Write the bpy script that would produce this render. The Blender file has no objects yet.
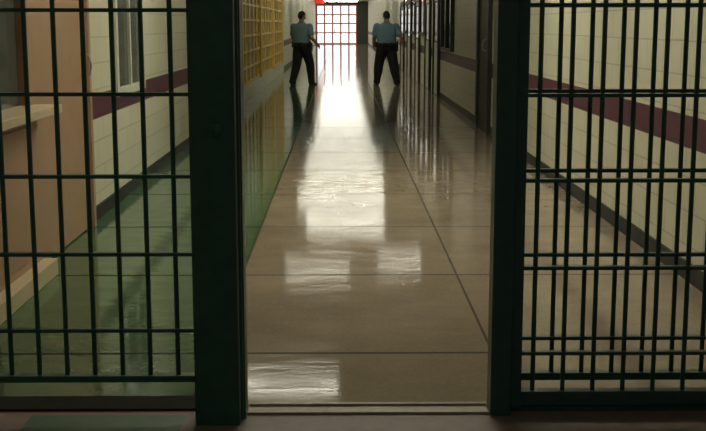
import bpy, bmesh, math, random
from mathutils import Vector, Matrix
random.seed(4)
scene = bpy.context.scene
scene.view_settings.view_transform = 'Standard'
try: scene.view_settings.look = 'None'
except Exception: pass
XL, XR, H, YEND = -1.9, 2.06, 3.2, 88.0

# ---------------------------------------------------------------- materials
def mat(name, col, rough=0.5, metal=0.0, emis=0.0, ecol=None, noise=0.0, nscale=8.0, bump=0.0, spec=0.5):
    m = bpy.data.materials.new(name); m.use_nodes = True
    nt = m.node_tree; b = nt.nodes['Principled BSDF']
    b.inputs['Base Color'].default_value = (*col, 1)
    b.inputs['Roughness'].default_value = rough
    b.inputs['Metallic'].default_value = metal
    b.inputs['Specular IOR Level'].default_value = spec
    if emis:
        b.inputs['Emission Color'].default_value = (*(ecol or col), 1)
        b.inputs['Emission Strength'].default_value = emis
    if noise or bump:
        g = nt.nodes.new('ShaderNodeNewGeometry')
        n = nt.nodes.new('ShaderNodeTexNoise'); n.inputs['Scale'].default_value = nscale
        n.inputs['Detail'].default_value = 4
        nt.links.new(g.outputs['Position'], n.inputs['Vector'])
        if noise:
            mx = nt.nodes.new('ShaderNodeMix'); mx.data_type = 'RGBA'
            mx.inputs['A'].default_value = (*[c*(1-noise) for c in col], 1)
            mx.inputs['B'].default_value = (*[min(1, c*(1+noise)) for c in col], 1)
            nt.links.new(n.outputs['Fac'], mx.inputs['Factor'])
            nt.links.new(mx.outputs['Result'], b.inputs['Base Color'])
        if bump:
            bp = nt.nodes.new('ShaderNodeBump'); bp.inputs['Strength'].default_value = bump
            bp.inputs['Distance'].default_value = 0.01
            nt.links.new(n.outputs['Fac'], bp.inputs['Height'])
            nt.links.new(bp.outputs['Normal'], b.inputs['Normal'])
    return m

class NT:
    def __init__(s, m): s.nt = m.node_tree; s.b = s.nt.nodes['Principled BSDF']
    def n(s, t, **k):
        x = s.nt.nodes.new(t)
        for a, v in k.items(): setattr(x, a, v)
        return x
    def put(s, src, dst):
        if isinstance(src, (int, float)): dst.default_value = src
        else: s.nt.links.new(src, dst)
    def math(s, op, a, b=0.0, c=0.0):
        x = s.n('ShaderNodeMath', operation=op)
        s.put(a, x.inputs[0]); s.put(b, x.inputs[1]); s.put(c, x.inputs[2])
        return x.outputs[0]
    def mix(s, f, a, b):
        x = s.n('ShaderNodeMix', data_type='RGBA')
        s.put(f, x.inputs['Factor'])
        for v, k in ((a, 'A'), (b, 'B')):
            if isinstance(v, tuple): x.inputs[k].default_value = (*v, 1)
            else: s.nt.links.new(v, x.inputs[k])
        return x.outputs['Result']
    def pos(s):
        g = s.n('ShaderNodeNewGeometry'); x = s.n('ShaderNodeSeparateXYZ')
        s.nt.links.new(g.outputs['Position'], x.inputs[0]); return g.outputs['Position'], x.outputs

def wall_mat(name, axis=1, cream=(0.68, 0.66, 0.50), stripe=(0.11, 0.033, 0.055)):
    m = bpy.data.materials.new(name); m.use_nodes = True; t = NT(m)
    P, S = t.pos()
    c = t.n('ShaderNodeCombineXYZ'); t.nt.links.new(S[axis], c.inputs[0]); t.nt.links.new(S[2], c.inputs[1])
    br = t.n('ShaderNodeTexBrick'); t.nt.links.new(c.outputs[0], br.inputs['Vector'])
    br.inputs['Scale'].default_value = 1; br.inputs['Brick Width'].default_value = 0.4
    br.inputs['Row Height'].default_value = 0.2; br.inputs['Mortar Size'].default_value = 0.006
    br.inputs['Mortar Smooth'].default_value = 0.4
    br.inputs['Color1'].default_value = (1, 1, 1, 1); br.inputs['Color2'].default_value = (.96, .96, .96, 1)
    br.inputs['Mortar'].default_value = (.74, .74, .74, 1)
    in_s = t.math('MULTIPLY', t.math('GREATER_THAN', S[2], 0.775), t.math('LESS_THAN', S[2], 0.965))
    base = t.mix(in_s, cream, stripe)
    mul = t.n('ShaderNodeMix', data_type='RGBA', blend_type='MULTIPLY'); mul.inputs['Factor'].default_value = 1
    t.nt.links.new(base, mul.inputs['A']); t.nt.links.new(br.outputs['Color'], mul.inputs['B'])
    t.nt.links.new(mul.outputs['Result'], t.b.inputs['Base Color'])
    t.b.inputs['Roughness'].default_value = 0.45
    t.b.inputs['Specular IOR Level'].default_value = .35
    bp = t.n('ShaderNodeBump'); bp.inputs['Strength'].default_value = 0.3; bp.inputs['Distance'].default_value = 0.004
    bp.invert = True
    t.nt.links.new(br.outputs['Fac'], bp.inputs['Height']); t.nt.links.new(bp.outputs['Normal'], t.b.inputs['Normal'])
    return m

def floor_mat():
    m = bpy.data.materials.new('polished_concrete_floor'); m.use_nodes = True; t = NT(m)
    P, S = t.pos()
    n1 = t.n('ShaderNodeTexNoise'); n1.inputs['Scale'].default_value = 1.4; n1.inputs['Detail'].default_value = 8
    n1.inputs['Roughness'].default_value = 0.65
    t.nt.links.new(P, n1.inputs['Vector'])
    n2 = t.n('ShaderNodeTexNoise'); n2.inputs['Scale'].default_value = 45; n2.inputs['Detail'].default_value = 4
    t.nt.links.new(P, n2.inputs['Vector'])
    f = t.math('ADD', t.math('MULTIPLY', n1.outputs['Fac'], .7), t.math('MULTIPLY', n2.outputs['Fac'], .3))
    mr = t.n('ShaderNodeMapRange'); mr.inputs[1].default_value = .35; mr.inputs[2].default_value = .65
    t.nt.links.new(f, mr.inputs[0])
    beige = t.mix(mr.outputs[0], (0.275, 0.215, 0.155), (0.40, 0.325, 0.24))
    green = t.mix(mr.outputs[0], (0.05, 0.115, 0.05), (0.085, 0.175, 0.08))
    isg = t.math('LESS_THAN', S[0], -0.60)
    col = t.mix(isg, beige, green)
    def line(c, x0, w):
        return t.math('LESS_THAN', t.math('ABSOLUTE', t.math('SUBTRACT', c, x0)), w)
    a = t.math('MAXIMUM', line(S[0], -0.60, 0.007), line(S[0], 0.70, 0.007))
    md = t.math('ABSOLUTE', t.math('SUBTRACT', t.math('FLOORED_MODULO', t.math('SUBTRACT', S[1], 5.14-0.84), 1.68), 0.84))
    a = t.math('MAXIMUM', a, t.math('LESS_THAN', md, 0.014))
    col = t.mix(t.math('MULTIPLY', a, 0.85), col, (0.03, 0.027, 0.022))
    t.nt.links.new(col, t.b.inputs['Base Color'])
    mp = t.n('ShaderNodeMapping'); mp.inputs['Scale'].default_value = (1.0, 2.2, 1)
    t.nt.links.new(P, mp.inputs['Vector'])
    n3 = t.n('ShaderNodeTexNoise'); n3.inputs['Scale'].default_value = 3.0; n3.inputs['Detail'].default_value = 5
    n3.inputs['Roughness'].default_value = .6
    t.nt.links.new(mp.outputs[0], n3.inputs['Vector'])
    r = t.n('ShaderNodeMapRange'); r.inputs[1].default_value = .38; r.inputs[2].default_value = .62
    r.inputs[3].default_value = .04; r.inputs[4].default_value = .115
    t.nt.links.new(n3.outputs['Fac'], r.inputs[0])
    rr = t.math('MAXIMUM', r.outputs[0], t.math('MULTIPLY', a, .6))
    t.nt.links.new(rr, t.b.inputs['Roughness'])
    w = t.n('ShaderNodeMapRange'); w.inputs[1].default_value = .38; w.inputs[2].default_value = .62
    w.inputs[3].default_value = .48; w.inputs[4].default_value = .24
    t.nt.links.new(n3.outputs['Fac'], w.inputs[0])
    sp = t.math('MULTIPLY', t.math('SUBTRACT', 1.0, t.math('MULTIPLY', a, .9)), w.outputs[0])
    t.nt.links.new(sp, t.b.inputs['Specular IOR Level'])
    bp = t.n('ShaderNodeBump'); bp.inputs['Strength'].default_value = .075; bp.inputs['Distance'].default_value = .015
    t.nt.links.new(n3.outputs['Fac'], bp.inputs['Height']); t.nt.links.new(bp.outputs['Normal'], t.b.inputs['Normal'])
    return m

M_wall = wall_mat('painted_block_wall', 1)
M_wallx = wall_mat('painted_block_wall_end', 0)
M_floor = floor_mat()
M_ffloor = mat('worn_concrete', (0.24, 0.165, 0.14), .55, noise=.35, nscale=14, bump=.2)
M_ceil = mat('ceiling_paint', (0.55, 0.53, 0.42), .8, noise=.05)
M_gate = mat('dark_green_enamel', (0.028, 0.088, 0.066), .35, noise=.25, nscale=20)
M_gate2 = mat('green_gate_enamel', (0.028, 0.074, 0.062), .4, noise=.25, nscale=20)
M_sill = mat('dark_sill_paint', (0.03, 0.028, 0.022), .9, noise=.3, nscale=20, spec=.1)
M_base = mat('black_rubber_base', (0.015, 0.018, 0.018), .5)
M_tan = mat('tan_laminate', (0.44, 0.28, 0.175), .4, noise=.12, nscale=6)
M_tanl = mat('light_tan_laminate', (0.66, 0.54, 0.35), .35, noise=.08)
M_frame = mat('dark_door_frame', (0.018, 0.022, 0.022), .5)
M_leaf = mat('pale_door_paint', (0.62, 0.62, 0.52), .4)
M_glassd = mat('dark_window_glass', (0.02, 0.025, 0.03), .08)
M_glassg = mat('grey_wired_glass', (0.09, 0.10, 0.09), .15)
M_steel = mat('brushed_steel', (0.45, 0.43, 0.38), .35, metal=.9)
M_yel = mat('yellow_mullion_paint', (0.72, 0.50, 0.11), .4)
M_pane = mat('cream_panel_glass', (0.56, 0.47, 0.22), .25, noise=.1, nscale=2)
M_red = mat('red_brown_mullion', (0.60, 0.16, 0.13), .5)
M_filln = mat('near_fill_diffuser', (.9, .9, .8), .5, emis=22, ecol=(1.0, .97, .78))  # glow for the added fill fixtures just past the gate
M_lamp = mat('fluorescent_diffuser', (.9, .9, .8), .5, emis=22, ecol=(1.0, .97, .80))
M_lampf = mat('far_fluorescent_diffuser', (.9, .9, .8), .5, emis=24, ecol=(1.0, .98, .84))
M_lampd = mat('dim_fluorescent_diffuser', (.9, .9, .8), .5, emis=7.5, ecol=(1.0, .96, .78))  # weaker emission than the other corridor tubes
M_fill_entry = mat('entry_fill_diffuser', (.8, .9, .8), .5, emis=9, ecol=(.92, 1.0, .88))  # glow for the added fill lamp on the entry side
M_white = mat('white_enamel', (.6, .6, .55), .4)
M_exit = mat('exit_sign_face', (.5, .02, .02), .4, emis=.6, ecol=(1, .05, .03))
M_track = mat('worn_track_metal', (0.38, 0.31, 0.24), .5, metal=.1, noise=.3, nscale=30)
M_gpaint = mat('green_floor_plate', (0.035, 0.13, 0.085), .4, noise=.3, nscale=20)

# ---------------------------------------------------------------- mesh helpers
def bm_box(bm, x0, x1, y0, y1, z0, z1, mi=0):
    v = [bm.verts.new(p) for p in ((x0,y0,z0),(x1,y0,z0),(x1,y1,z0),(x0,y1,z0),(x0,y0,z1),(x1,y0,z1),(x1,y1,z1),(x0,y1,z1))]
    for f in ((0,3,2,1),(4,5,6,7),(0,1,5,4),(1,2,6,5),(2,3,7,6),(3,0,4,7)):
        bm.faces.new([v[i] for i in f]).material_index = mi

def bm_tube(bm, pts, rad, seg=12, mi=0, cap=True):
    pts = [Vector(p) for p in pts]; rings = []
    rad = [(r, r) if isinstance(r, (int, float)) else r for r in rad]
    up = None
    for i, p in enumerate(pts):
        d = (pts[min(i+1, len(pts)-1)] - pts[max(i-1, 0)]).normalized()
        if up is None:
            ref = Vector((1, 0, 0)) if abs(d.x) < .9 else Vector((0, 1, 0))
            up = (ref - d*ref.dot(d)).normalized()
        else: up = (up - d*up.dot(d)).normalized()
        side = d.cross(up)
        rings.append([bm.verts.new(p + up*math.cos(2*math.pi*k/seg)*rad[i][0] + side*math.sin(2*math.pi*k/seg)*rad[i][1]) for k in range(seg)])
    for a, b in zip(rings, rings[1:]):
        for k in range(seg):
            f = bm.faces.new((a[k], a[(k+1) % seg], b[(k+1) % seg], b[k])); f.material_index = mi; f.smooth = True
    if cap:
        for ring in (rings[0][::-1], rings[-1]):
            bm.faces.new(ring).material_index = mi

def bm_ball(bm, c, r, seg=16, mi=0):
    if isinstance(r, (int, float)): r = (r, r, r)
    g = bmesh.ops.create_uvsphere(bm, u_segments=seg, v_segments=max(8, seg*2//3), radius=1)
    for v in g['verts']:
        v.co = Vector((v.co.x*r[0]+c[0], v.co.y*r[1]+c[1], v.co.z*r[2]+c[2]))
        for f in v.link_faces: f.material_index = mi; f.smooth = True

def finish(bm, name, mats, parent=None, bevel=0, loc=None):
    bmesh.ops.recalc_face_normals(bm, faces=bm.faces)
    me = bpy.data.meshes.new(name); bm.to_mesh(me); bm.free()
    o = bpy.data.objects.new(name, me); scene.collection.objects.link(o)
    for m in (mats if isinstance(mats, (list, tuple)) else [mats]): me.materials.append(m)
    if bevel:
        b = o.modifiers.new('bevel', 'BEVEL'); b.width = bevel; b.segments = 2; b.limit_method = 'ANGLE'
    if parent: o.parent = parent
    if loc: o.location = loc
    return o

def boxes(name, lst, mats, parent=None, bevel=0):
    bm = bmesh.new()
    for b in lst: bm_box(bm, *b)
    return finish(bm, name, mats, parent, bevel)

def empty(name, loc=(0, 0, 0)):
    e = bpy.data.objects.new(name, None); scene.collection.objects.link(e); e.location = loc; e.empty_display_size = .2
    return e

# ---------------------------------------------------------------- room shell
YG = 4.42
boxes('floor', [(XL-.2, XR+.2, YG, YEND+.2, -.1, 0)], M_floor)
boxes('floor_entry', [(XL-.2, XR+.2, -3, YG, -.1, 0)], M_ffloor)
boxes('ceiling', [(XL-.2, XR+.2, -3, YEND+.2, H, H+.1)], M_ceil)
boxes('wall_left', [(XL-.2, XL, -3, YEND+.2, 0, H)], M_wall)
boxes('wall_right', [(XR, XR+.2, -3, YEND+.2, 0, H)], M_wall)
boxes('wall_back', [(XL, XR, -3, -2.8, 0, H)], M_wallx)
boxes('wall_lintel', [(XL, XR, 4.18, 4.5, 2.42, H)], M_wallx)
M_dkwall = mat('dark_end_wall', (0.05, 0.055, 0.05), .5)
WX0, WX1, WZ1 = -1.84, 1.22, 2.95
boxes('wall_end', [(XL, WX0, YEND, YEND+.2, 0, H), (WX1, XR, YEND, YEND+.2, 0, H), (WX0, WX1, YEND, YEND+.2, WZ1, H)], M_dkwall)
boxes('baseboard_left', [(XL, XL+.015, 8.62, 21.5, 0, .11), (XL, XL+.015, 37.8, YEND, 0, .11)], M_base)
boxes('baseboard_right', [(XR-.015, XR, -2.8, 15.7, 0, .11), (XR-.015, XR, 17.3, 23.9, 0, .11), (XR-.015, XR, 40, YEND, 0, .11)], M_base)

# end window: glazed entrance, mullion grid
bm = bmesh.new()
n = 5
for i in range(n+1):
    x = WX0 + (WX1-WX0)*i/n; w = .09 if i in (0, n) else .06
    bm_box(bm, max(WX0, x-w), min(WX1, x+w), YEND+.0, YEND+.10, 0, WZ1)
for z in (.04, .85, 1.55, 2.2, 2.9):
    bm_box(bm, WX0, WX1, YEND+.01, YEND+.09, z-.05 if z > .1 else 0, z+.05)
bm_box(bm, WX0+1.0, WX0+1.06, YEND-.06, YEND, .9, 1.2); bm_box(bm, WX0+1.35, WX0+1.41, YEND-.06, YEND, .9, 1.2)
finish(bm, 'window_1', M_red)

# left yellow-framed glazed wall
bm = bmesh.new()
y0, y1 = 21.6, 37.6
bm_box(bm, XL, XL+.02, y0, y1, .32, H-.05, 1)
bm_box(bm, XL, XL+.05, y0, y1, 0.0, .32, 2)
k = 0
y = y0
while y <= y1+.01:
    w = .10 if k % 5 == 0 else .035
    bm_box(bm, XL, XL+(.09 if k % 5 == 0 else .05), y-w, y+w, .30, H-.05, 0); y += 1.0; k += 1
z = .34
while z < 3.15:
    bm_box(bm, XL, XL+.055, y0, y1, z-.022, z+.022, 0); z += .31
finish(bm, 'window_2', [M_yel, M_pane, M_wall])

# left near service counter hatch
e = empty('service_counter', (XL, 5.9, 0))
def child_boxes(name, lst, m, par, bevel=.004):
    o = boxes(name, lst, m, None, bevel); o.parent = par; o.matrix_parent_inverse = Matrix.Translation(par.location).inverted(); return o
child_boxes('counter_top', [(XL, XL+.24, 4.75, 6.88, .98, 1.03)], M_tanl, e)
child_boxes('cabinet_front', [(XL, XL+.10, 4.75, 6.84, .10, .98), (XL+.10, XL+.115, 4.9, 5.8, .16, .92), (XL+.10, XL+.115, 5.86, 6.78, .16, .92)], M_tan, e)
child_boxes('toe_shelf', [(XL, XL+.18, 4.75, 6.86, 0.0, .10)], M_tanl, e)
child_boxes('hatch_frame', [(XL, XL+.08, 6.76, 6.86, 1.03, 2.3), (XL, XL+.08, 4.75, 4.85, 1.03, 2.3), (XL, XL+.08, 4.85, 6.76, 2.2, 2.3), (XL, XL+.05, 5.8, 5.85, 1.03, 2.2)], M_tan, e)
child_boxes('hatch_glass', [(XL, XL+.02, 4.85, 6.76, 1.03, 2.2)], M_glassg, e, 0)

def door(name, side, y0, y1, leafm, framem, glass=None, zt=2.15, fw=.07):
    X = XL if side < 0 else XR; s = 1 if side < 0 else -1
    def bx(d0, d1, a, b, c, d, mi): 
        xs = sorted((X+s*d0, X+s*d1)); return (xs[0], xs[1], a, b, c, d, mi)
    l = [bx(0, .06, y0, y0+fw, 0, zt, 0), bx(0, .06, y1-fw, y1, 0, zt, 0), bx(0, .06, y0+fw, y1-fw, zt-fw, zt, 0),
         bx(0, .03, y0+fw, y1-fw, .01, zt-fw, 1)]
    if glass:
        a, b, c, d = glass
        l.append(bx(.03, .036, a, b, c, d, 2))
        for q in ((a-.03, a, c-.03, d+.03), (b, b+.03, c-.03, d+.03)): l.append(bx(.03, .045, q[0], q[1], q[2], q[3], 0))
        l.append(bx(.03, .045, a, b, c-.03, c, 0)); l.append(bx(.03, .045, a, b, d, d+.03, 0))
    bm = bmesh.new()
    for b in l: bm_box(bm, *b)
    hy = y1-fw-.14 if side < 0 else y0+fw+.1
    bm_tube(bm, [(X+s*.03, hy, 1.13), (X+s*.09, hy, 1.14), (X+s*.105, hy, 1.2), (X+s*.09, hy, 1.28), (X+s*.03, hy, 1.29)], [.009]*5, 8, 3)
    return finish(bm, name, [framem, leafm, M_glassd, M_steel], bevel=.004)
door('door_1', -1, 6.92, 8.56, M_tan, M_tan, None, 2.3)
bm = bmesh.new()
bm_box(bm, XL, XL+.02, 9.7, 10.9, .97, 1.9, 1)
for b in ((9.62, 9.7, .9, 1.98), (10.9, 10.98, .9, 1.98)): bm_box(bm, XL, XL+.05, *b)
bm_box(bm, XL, XL+.05, 9.7, 10.9, .9, .97); bm_box(bm, XL, XL+.05, 9.7, 10.9, 1.9, 1.98)
bm_box(bm, XL, XL+.045, 10.27, 10.31, .97, 1.9)
finish(bm, 'window_3', [M_leaf, M_glassg], bevel=.003)

# right wall doors and dark windows
door('door_2', 1, 15.8, 17.2, M_base, M_frame, None, 2.6, .16)
k = 3
for (a, b) in ((24.0, 25.4), (26.4, 27.9), (30.0, 31.6), (33.6, 35.4), (37.4, 39.4)):
    door('door_%d' % k, 1, a, b, M_leaf, M_frame, (a+.35, b-.25, 1.15, 1.95), 2.2, .13); k += 1
bm = bmesh.new()
bm_box(bm, XR-.03, XR, 21.2, 23.2, 1.05, 2.6, 1)
for b in ((21.1, 21.2, 1.0, 2.7), (23.2, 23.3, 1.0, 2.7), (21.2, 23.2, 1.0, 1.05), (21.2, 23.2, 2.6, 2.7), (22.18, 22.22, 1.05, 2.6)):
    bm_box(bm, XR-.07, XR, *b)
finish(bm, 'window_4', [M_frame, M_glassd])
for i, (a, b) in enumerate(((28.3, 29.7), (32.0, 33.3), (35.7, 37.1))):
    boxes('window_%d' % (5+i), [(XR-.03, XR, a, b, 1.3, 2.5, 1), (XR-.06, XR, a-.08, a, 1.22, 2.58, 0), (XR-.06, XR, b, b+.08, 1.22, 2.58, 0),
         (XR-.06, XR, a, b, 1.22, 1.3, 0), (XR-.06, XR, a, b, 2.5, 2.58, 0)], [M_frame, M_glassd])

# ceiling lights (surface troffers), plus added unseen fill lamps around the gate
li = 0
def lamp(xc, yy, hl, m, hw=.14):
    global li
    bm = bmesh.new()
    bm_box(bm, xc-hl-.05, xc+hl+.05, yy-hw-.03, yy+hw+.03, H-.07, H, 0)
    bm_box(bm, xc-hl, xc+hl, yy-hw, yy+hw, H-.09, H-.07, 1)
    finish(bm, 'ceiling_light' if li == 0 else 'ceiling_light.%03d' % li, [M_white, m]); li += 1
lamp(0.2, 7.2, 1.2, M_filln, .11); lamp(0.2, 10.6, 1.2, M_filln, .15)  # added fill fixtures, out of view, to brighten the near corridor
lamp(-.65, 14.4, .6, M_lampd, .12)
lamp(1.15, 22.2, .42, M_lampd, .10); lamp(-.45, 21.4, .6, M_lampd, .09)
for y_, xc, hl in ((26.6, .1, .9), (30.6, .0, 1.15), (35.4, .1, 1.2), (41.0, 0.05, 1.2), (48.0, 0, 1.2)): lamp(xc, y_, hl, M_lamp, .075)
yy = 55.0
while yy < 86:
    lamp(0.02, yy, 1.2, M_lampf, .11); yy += 6.0
lamp(0, .6, .6, M_fill_entry)  # added fill lamp, out of view, to lift the gate's front faces
boxes('exit_sign', [(-1.75, -1.1, 79.0, 79.1, 2.85, 3.1, 1), (-1.45, -1.4, 79.03, 79.07, 3.1, H, 0)], [M_frame, M_exit])

# ---------------------------------------------------------------- gates
def barred(name, xs, y, zb, zt, rails, x0, x1, rbar=.0095, botr=(.16, .18), m=M_gate, extra=()):
    bm = bmesh.new()
    for x in xs: bm_tube(bm, [(x, y, zb), (x, y, zt)], [rbar, rbar], 12)
    for z in rails: bm_box(bm, x0, x1, y-.016, y+.016, z-.007, z+.007)
    bm_box(bm, x0, x1, y-.025, y+.025, botr[0], botr[1])
    bm_box(bm, x0, x1, y-.025, y+.025, zt-.05, zt)
    for b in extra: bm_box(bm, *b)
    return finish(bm, name, m, bevel=.002)
xs = [-.625-.106*i for i in range(12)]
barred('barred_gate_panel', xs, 4.26, .15, 2.36, [.35, .645, .94, 1.245, 1.55, 1.85, 2.1], XL+.03, -.556, botr=(.15, .175),
       extra=[(XL, XL+.05, 4.22, 4.30, 0, 2.36)])
bm = bmesh.new()
bm_box(bm, -.548, -.385, 4.17, 4.23, 0, 2.36)
bm_box(bm, -.530, -.375, 4.23, 4.33, 0, 2.36)
bm_box(bm, -.556, -.548, 4.20, 4.30, 0, 2.36)
bm_box(bm, -.385, -.368, 4.245, 4.36, 0.0, 2.36)
bm_tube(bm, [(-.455, 4.175, 1.12), (-.455, 4.160, 1.12)], [.022, .020], 20)
bm_tube(bm, [(-.455, 4.162, 1.12), (-.455, 4.155, 1.12)], [.009, .008], 12)
bm_box(bm, -.46, -.45, 4.153, 4.158, 1.10, 1.118)
finish(bm, 'gate_post', M_gate, bevel=.005)
xs = [.748+.118*i for i in range(11)]
barred('sliding_gate', xs, 4.33, .05, 2.30, [.235, .574, .913, 1.236, 1.57, 1.88, 2.15], .70, 2.02, botr=(.03, .085), m=M_gate2,
       extra=[(.577, .655, 4.27, 4.38, 0.0, 2.30), (.655, .70, 4.30, 4.37, .02, 2.30), (.60, 1.98, 4.32, 4.345, 0.0, .03)])
xs = [.845+.121*i for i in range(10)]
barred('fixed_bar_screen', xs, 4.46, .10, 2.36, [.26, .60, .935, 1.245, 1.57, 1.85, 2.1], .715, 2.03, botr=(.09, .12), m=M_gate2,
       extra=[(.66, .715, 4.42, 4.50, 0, 2.36), (2.01, XR, 4.42, 4.50, 0, 2.36)])
boxes('gate_header_beam', [(XL, XR, 4.20, 4.50, 2.362, 2.42)], M_gate, bevel=.004)
boxes('gate_floor_track', [(-.366, .575, 4.385, 4.405, 0, .012), (-.366, .575, 4.29, 4.31, 0, .010), (-.366, .575, 4.31, 4.385, 0, .003)], M_track, bevel=.002)
boxes('gate_sill', [(XL, -.558, 4.34, 4.50, 0, .010)], M_sill, bevel=.002)
boxes('floor_access_plate', [(-1.20, -.60, 3.80, 4.28, 0, .006)], M_gpaint, bevel=.002)

# ---------------------------------------------------------------- guards
M_shirt = mat('blue_uniform_shirt', (0.14, 0.25, 0.30), .85, noise=.15, nscale=18, bump=.6)
M_pants = mat('black_trousers', (0.010, 0.011, 0.014), .85, bump=.5, nscale=14)
M_skin = mat('skin', (0.34, 0.18, 0.11), .55, noise=.08)
M_hair = mat('dark_hair', (0.012, 0.009, 0.007), .7, noise=.3, nscale=90, bump=.6)
M_shoe = mat('black_leather', (0.008, 0.008, 0.009), .3)
M_eye = mat('eye_white', (.7, .7, .68), .2)
M_iris = mat('iris_dark', (.02, .015, .01), .2)
M_lip = mat('lips', (.28, .09, .07), .5)
M_metal = mat('silver_badge', (.6, .6, .6), .3, metal=1)

def seg_t(p, a, b):
    ab = b-a; t = max(0, min(1, (p-a).dot(ab)/ab.length_squared)); return t, (p-(a+ab*t)).length

def remeshed(bm, voxel, smooth=4):
    me = bpy.data.meshes.new('tmp'); bmesh.ops.recalc_face_normals(bm, faces=bm.faces); bm.to_mesh(me); bm.free()
    o = bpy.data.objects.new('tmp', me); scene.collection.objects.link(o)
    r = o.modifiers.new('r', 'REMESH'); r.mode = 'VOXEL'; r.voxel_size = voxel; r.use_smooth_shade = True
    s = o.modifiers.new('s', 'SMOOTH'); s.iterations = smooth; s.factor = .5
    dg = bpy.context.evaluated_depsgraph_get(); dg.update()
    out = bpy.data.meshes.new_from_object(o.evaluated_get(dg))
    bpy.data.objects.remove(o); bpy.data.meshes.remove(me)
    return out

def guard(name, loc, rotz, head_turn, P, bulk=1.0):
    root = empty(name, loc)
    V = Vector
    bm = bmesh.new()
    rings = [(.84, .13, .10, 0), (.89, .175, .125, 0), (.96, .19, .135, 0), (1.03, .182, .132, 0), (1.10, .182, .140, .005), (1.20, .186, .140, .005),
             (1.31, .198, .135, 0), (1.40, .205, .125, 0), (1.46, .188, .108, -.005), (1.505, .145, .088, -.008), (1.535, .085, .070, -.006),
             (1.57, .062, .063, 0), (1.66, .058, .062, .01)]
    prev = None; seg = 28
    for z, rx, ry, cy in rings:
        k = bulk if z < 1.5 else 1
        ring = []
        for i in range(seg):
            a = 2*math.pi*i/seg; c, s = math.cos(a), math.sin(a); e = .85
            ring.append(bm.verts.new((math.copysign(abs(c)**e, c)*rx*k, math.copysign(abs(s)**e, s)*ry*k+cy, z)))
        if prev:
            for i in range(seg): bm.faces.new((prev[i], prev[(i+1) % seg], ring[(i+1) % seg], ring[i]))
        else: bm.faces.new(ring[::-1])
        prev = ring
    bm.faces.new(prev)
    segs = []
    for s in ('L', 'R'):
        sh, el, wr = V(P[s+'sh']), V(P[s+'el']), V(P[s+'wr'])
        e1 = sh.lerp(el, .80)
        bm_tube(bm, [sh+V((0, 0, .035))*1, sh.lerp(el, .08), sh.lerp(el, .35), e1], [.045, .070*bulk, .066*bulk, .062*bulk], 16)
        bm_ball(bm, sh, .072*bulk, 14)
        bm_tube(bm, [sh.lerp(el, .6), el, el.lerp(wr, .3), el.lerp(wr, .7), wr, wr.lerp(el, -.08)], [.050, .046, .048, .037, .029, .027], 14)
        bm_ball(bm, el, .045, 12)
        hp, kn, an = V(P[s+'hip']), V(P[s+'kn']), V(P[s+'an'])
        bm_tube(bm, [hp+V((0, 0, .04)), hp, hp.lerp(kn, .35), kn, kn.lerp(an, .35), kn.lerp(an, .8), an.lerp(kn, -.09)],
                [.085*bulk, .108*bulk, .106*bulk, .092*bulk, .088*bulk, .086, .086], 18)
        segs += [('ua', s, sh, el), ('fa', s, el, wr), ('th', s, hp, kn), ('ca', s, kn, an)]
    me = remeshed(bm, .011, 5)
    me.name = 'body'
    for m in (M_shirt, M_pants, M_skin): me.materials.append(m)
    tor = (V((0, 0, .9)), V((0, 0, 1.46)))
    for p in me.polygons:
        c = p.center; best = (seg_t(c, *tor)[1]-.17*bulk, 'to', 0)
        for kind, s, a, b in segs:
            t, d = seg_t(c, a, b); rr = {'ua': .062, 'fa': .038, 'th': .09, 'ca': .07}[kind]
            if d-rr < best[0]: best = (d-rr, kind, t)
        if best[1] in ('th', 'ca'): mi = 1
        elif best[1] == 'fa': mi = 2
        elif best[1] == 'ua': mi = 0 if best[2] < .81 else 2
        else: mi = 0 if c.z > 1.0 else 1
        if c.z > 1.535 and abs(c.x) < .08: mi = 2
        if c.z < 1.0 and best[1] in ('to',): mi = 1
        p.material_index = mi; p.use_smooth = True
    body = bpy.data.objects.new('body', me); scene.collection.objects.link(body); body.parent = root
    bm = bmesh.new()
    bm_tube(bm, [(0, -.004, 1.525), (0, -.002, 1.545), (0, .004, 1.575)], [(.088, .082), (.074, .073), (.069, .069)], 24)
    finish(bm, 'collar', M_shirt, root)
    bm = bmesh.new()
    b = bulk
    def ellring(z0, z1, rx, ry, mi=0):
        vs = []
        for z in (z0, z1):
            vs.append([bm.verts.new((math.copysign(abs(math.cos(a))**.85, math.cos(a))*rx, math.copysign(abs(math.sin(a))**.85, math.sin(a))*ry, z)) for a in [2*math.pi*i/32 for i in range(32)]])
        for i in range(32): bm.faces.new((vs[0][i], vs[0][(i+1) % 32], vs[1][(i+1) % 32], vs[1][i]))
        bm.faces.new(vs[0][::-1]); bm.faces.new(vs[1])
    ellring(.985, 1.04, .194*b, .146*b)
    bm_box(bm, .185*b, .225*b, -.05, .05, .84, 1.05)
    bm_box(bm, .195*b, .22*b, -.08, -.04, 1.0, 1.09)
    bm_box(bm, -.215*b, -.18*b, -.04, .04, .93, 1.07)
    bm_tube(bm, [(-.20*b, .02, 1.06), (-.20*b, .02, 1.17)], [.006, .005], 8)
    bm_box(bm, -.12, -.05, -.172*b, -.138*b, .96, 1.05)
    bm_box(bm, .04, .10, -.172*b, -.138*b, .96, 1.05)
    finish(bm, 'duty_belt', M_shoe, root, bevel=.005)
    bm = bmesh.new(); bm_box(bm, -.03, .03, .142*b, .152*b, .99, 1.035); bm_ball(bm, (-.09, .128*b, 1.36), (.022, .008, .028), 12)
    finish(bm, 'belt_buckle_and_badge', M_metal, root)
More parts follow.
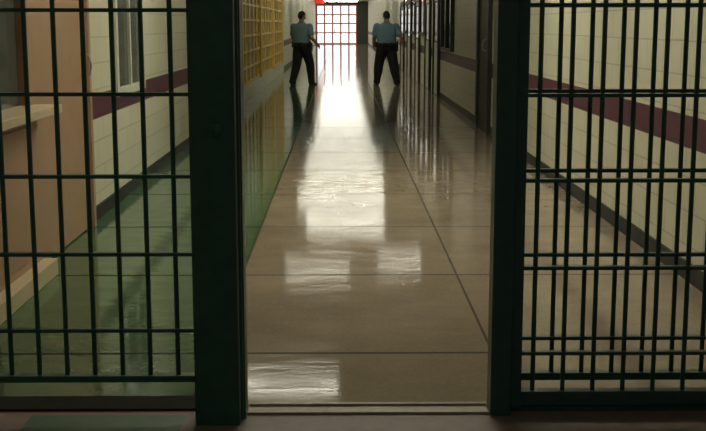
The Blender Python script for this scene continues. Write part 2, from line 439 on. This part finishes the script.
    for s in ('L', 'R'):
        an = V(P[s+'an']); bm = bmesh.new(); sg = 16
        toe = P[s+'toe']
        prof = [(-.075, .020, .055), (-.068, .034, .085), (-.03, .038, .10), (.03, .040, .095), (.09, .047, .065), (.15, .048, .052), (.19, .036, .042), (.212, .014, .028)]
        prev = None
        ca, sa = math.cos(toe), math.sin(toe)
        for y, w, h in prof:
            ring = []
            for i in range(sg):
                a = 2*math.pi*i/sg; xx = math.cos(a)*w; zz = math.sin(a); zz = h*.45+zz*h*.55 if zz > 0 else max(h*.45+zz*h*.7, 0)
                ring.append(bm.verts.new((an.x+xx*ca-y*sa, an.y+xx*sa+y*ca, zz)))
            if prev:
                for i in range(sg):
                    f = bm.faces.new((prev[i], prev[(i+1) % sg], ring[(i+1) % sg], ring[i])); f.smooth = True
            else: bm.faces.new(ring[::-1])
            prev = ring
        bm.faces.new(prev)
        finish(bm, 'shoe_'+s, M_shoe, root)
    for s in ('L', 'R'):
        wr, el = V(P[s+'wr']), V(P[s+'el'])
        d = (wr-el).normalized(); sgn = 1 if s == 'R' else -1
        inn = V((-sgn, 0, 0)); inn = (inn-d*inn.dot(d)).normalized(); fw = V((0, 1, 0)); fw = (fw-d*fw.dot(d)-inn*fw.dot(inn)).normalized()
        bm = bmesh.new()
        def W(a, f, n): return wr + d*a + fw*f + inn*n
        g = [(0.0, .026, .019), (.03, .036, .018), (.07, .042, .016), (.095, .040, .013)]
        pv = None
        for a, w, t in g:
            ring = [bm.verts.new(W(a-.005, math.cos(q)*w, math.sin(q)*t)) for q in [2*math.pi*i/16 for i in range(16)]]
            if pv:
                for i in range(16): bm.faces.new((pv[i], pv[(i+1) % 16], ring[(i+1) % 16], ring[i]))
            else: bm.faces.new(ring[::-1])
            pv = ring
        bm.faces.new(pv)
        for f0, L, in ((.030, .072), (.010, .082), (-.010, .076), (-.030, .058)):
            bm_tube(bm, [W(.075, f0*.9, 0), W(.09, f0, .002), W(.09+L*.40, f0*1.08, .012), W(.09+L*.72, f0*1.08, .028), W(.09+L*.93, f0*1.05, .046)],
                    [.0085, .0092, .0085, .0078, .006], 10)
        bm_tube(bm, [W(.02, .022, .008), W(.045, .044, .016), W(.075, .056, .024), W(.10, .058, .032)], [.013, .012, .0105, .007], 10)
        hm = remeshed(bm, .0035, 2); hm.name = 'hand_'+s; hm.materials.append(M_skin)
        for p in hm.polygons: p.use_smooth = True
        ho = bpy.data.objects.new('hand_'+s, hm); scene.collection.objects.link(ho); ho.parent = root
    bm = bmesh.new()
    bmesh.ops.create_uvsphere(bm, u_segments=56, v_segments=40, radius=1)
    hairv = set()
    for v in bm.verts:
        x, y, z = v.co
        X, Y, Z = x*.077, y*.096, z*.12
        if z < 0:
            k = 1-.30*(-z)**1.5; X *= k
            if y < 0: Y *= 1-.35*(-z)**1.2
            else: Y *= 1-.10*(-z)
        if y > 0 and -.9 < z < .3: Y *= .97
        g = lambda cx, cz, sx, sz: math.exp(-((X-cx)/sx)**2-((Z-cz)/sz)**2)
        if y > 0:
            Y += .024*g(0, -.028, .011, .016)+.012*g(0, -.006, .008, .02)
            Y -= .009*(g(.030, .004, .015, .011)+g(-.030, .004, .015, .011))
            Y += .005*(g(.028, .024, .022, .008)+g(-.028, .024, .022, .008))
            Y += .006*g(0, -.062, .022, .008)+.010*g(0, -.100, .022, .014)
        hair = (Z > .062 and y > .0) or (y <= .25 and Z > -.02+max(0, y)*.25 and y <= .12) or (y < -.35 and Z > -.065) or (Z > .03 and y < .5)
        if hair:
            q = 1.07; X *= q; Y = Y*q; Z = Z*1.04 if Z > 0 else Z
            hairv.add(v)
        v.co = (X, Y, Z)
    for f in bm.faces:
        f.smooth = True; f.material_index = 1 if all(v in hairv for v in f.verts) else 0
    for sx in (-1, 1):
        bm_ball(bm, (sx*.030, .077, .004), (.0125, .011, .009), 14, 2)
        bm_ball(bm, (sx*.030, .0865, .004), (.005, .003, .005), 10, 3)
        bm_ball(bm, (sx*.030, .089, .026), (.017, .005, .0035), 10, 1)
        bm_ball(bm, (sx*.080, -.004, -.006), (.009, .019, .031), 14, 0)
        bm_ball(bm, (sx*.086, .000, -.003), (.006, .010, .018), 12, 0)
        bm_ball(bm, (sx*.008, .112, -.040), (.007, .009, .006), 10, 0)
    bm_ball(bm, (0, .090, -.060), (.023, .008, .0045), 14, 4)
    bm_ball(bm, (0, .089, -.068), (.019, .008, .005), 14, 4)
    hd = finish(bm, 'head', [M_skin, M_hair, M_eye, M_iris, M_lip], root)
    hd.location = (0, .015, 1.695); hd.rotation_euler = (math.radians(-3), 0, math.radians(head_turn))
    hd.scale = (1.08, 1.08, 1.04)
    root.rotation_euler = (0, 0, math.radians(rotz))
    return root

P1 = dict(Rsh=(.215, 0, 1.435), Rel=(.31, -.10, 1.17), Rwr=(.38, .10, 1.0),
          Lsh=(-.215, 0, 1.435), Lel=(-.27, .05, 1.16), Lwr=(-.24, .22, .98),
          Rhip=(.10, 0, .90), Rkn=(.15, .17, .51), Ran=(.18, .18, .085), Rtoe=-.25,
          Lhip=(-.10, 0, .90), Lkn=(-.125, -.04, .49), Lan=(-.16, -.22, .085), Ltoe=.1)
P2 = dict(Rsh=(.235, 0, 1.435), Rel=(.35, -.10, 1.17), Rwr=(.42, -.04, .94),
          Lsh=(-.235, 0, 1.435), Lel=(-.30, .06, 1.16), Lwr=(-.28, .22, .97),
          Rhip=(.11, 0, .90), Rkn=(.19, .02, .49), Ran=(.25, -.14, .085), Rtoe=-.25,
          Lhip=(-.11, 0, .90), Lkn=(-.17, .12, .50), Lan=(-.22, .10, .085), Ltoe=.2)
guard('security_guard', (-.97, 28.9, 0), -22, -25, P1, 1.20)
guard('security_guard.001', (1.12, 28.6, 0), 6, 20, P2, 1.30)

# ---------------------------------------------------------------- world & camera
w = bpy.data.worlds.new('overcast_sky'); scene.world = w; w.use_nodes = True
bg = w.node_tree.nodes['Background']; bg.inputs[0].default_value = (.97, 1, .97, 1); bg.inputs[1].default_value = 1.7
cd = bpy.data.cameras.new('camera'); cam = bpy.data.objects.new('camera', cd); scene.collection.objects.link(cam)
cam.location = (0, 0, 1.5); cd.sensor_width = 36; cd.lens = 36*1150/706; cd.clip_end = 300
cam.rotation_euler = (math.radians(90-9.45), 0, math.radians(-.6))
scene.camera = cam
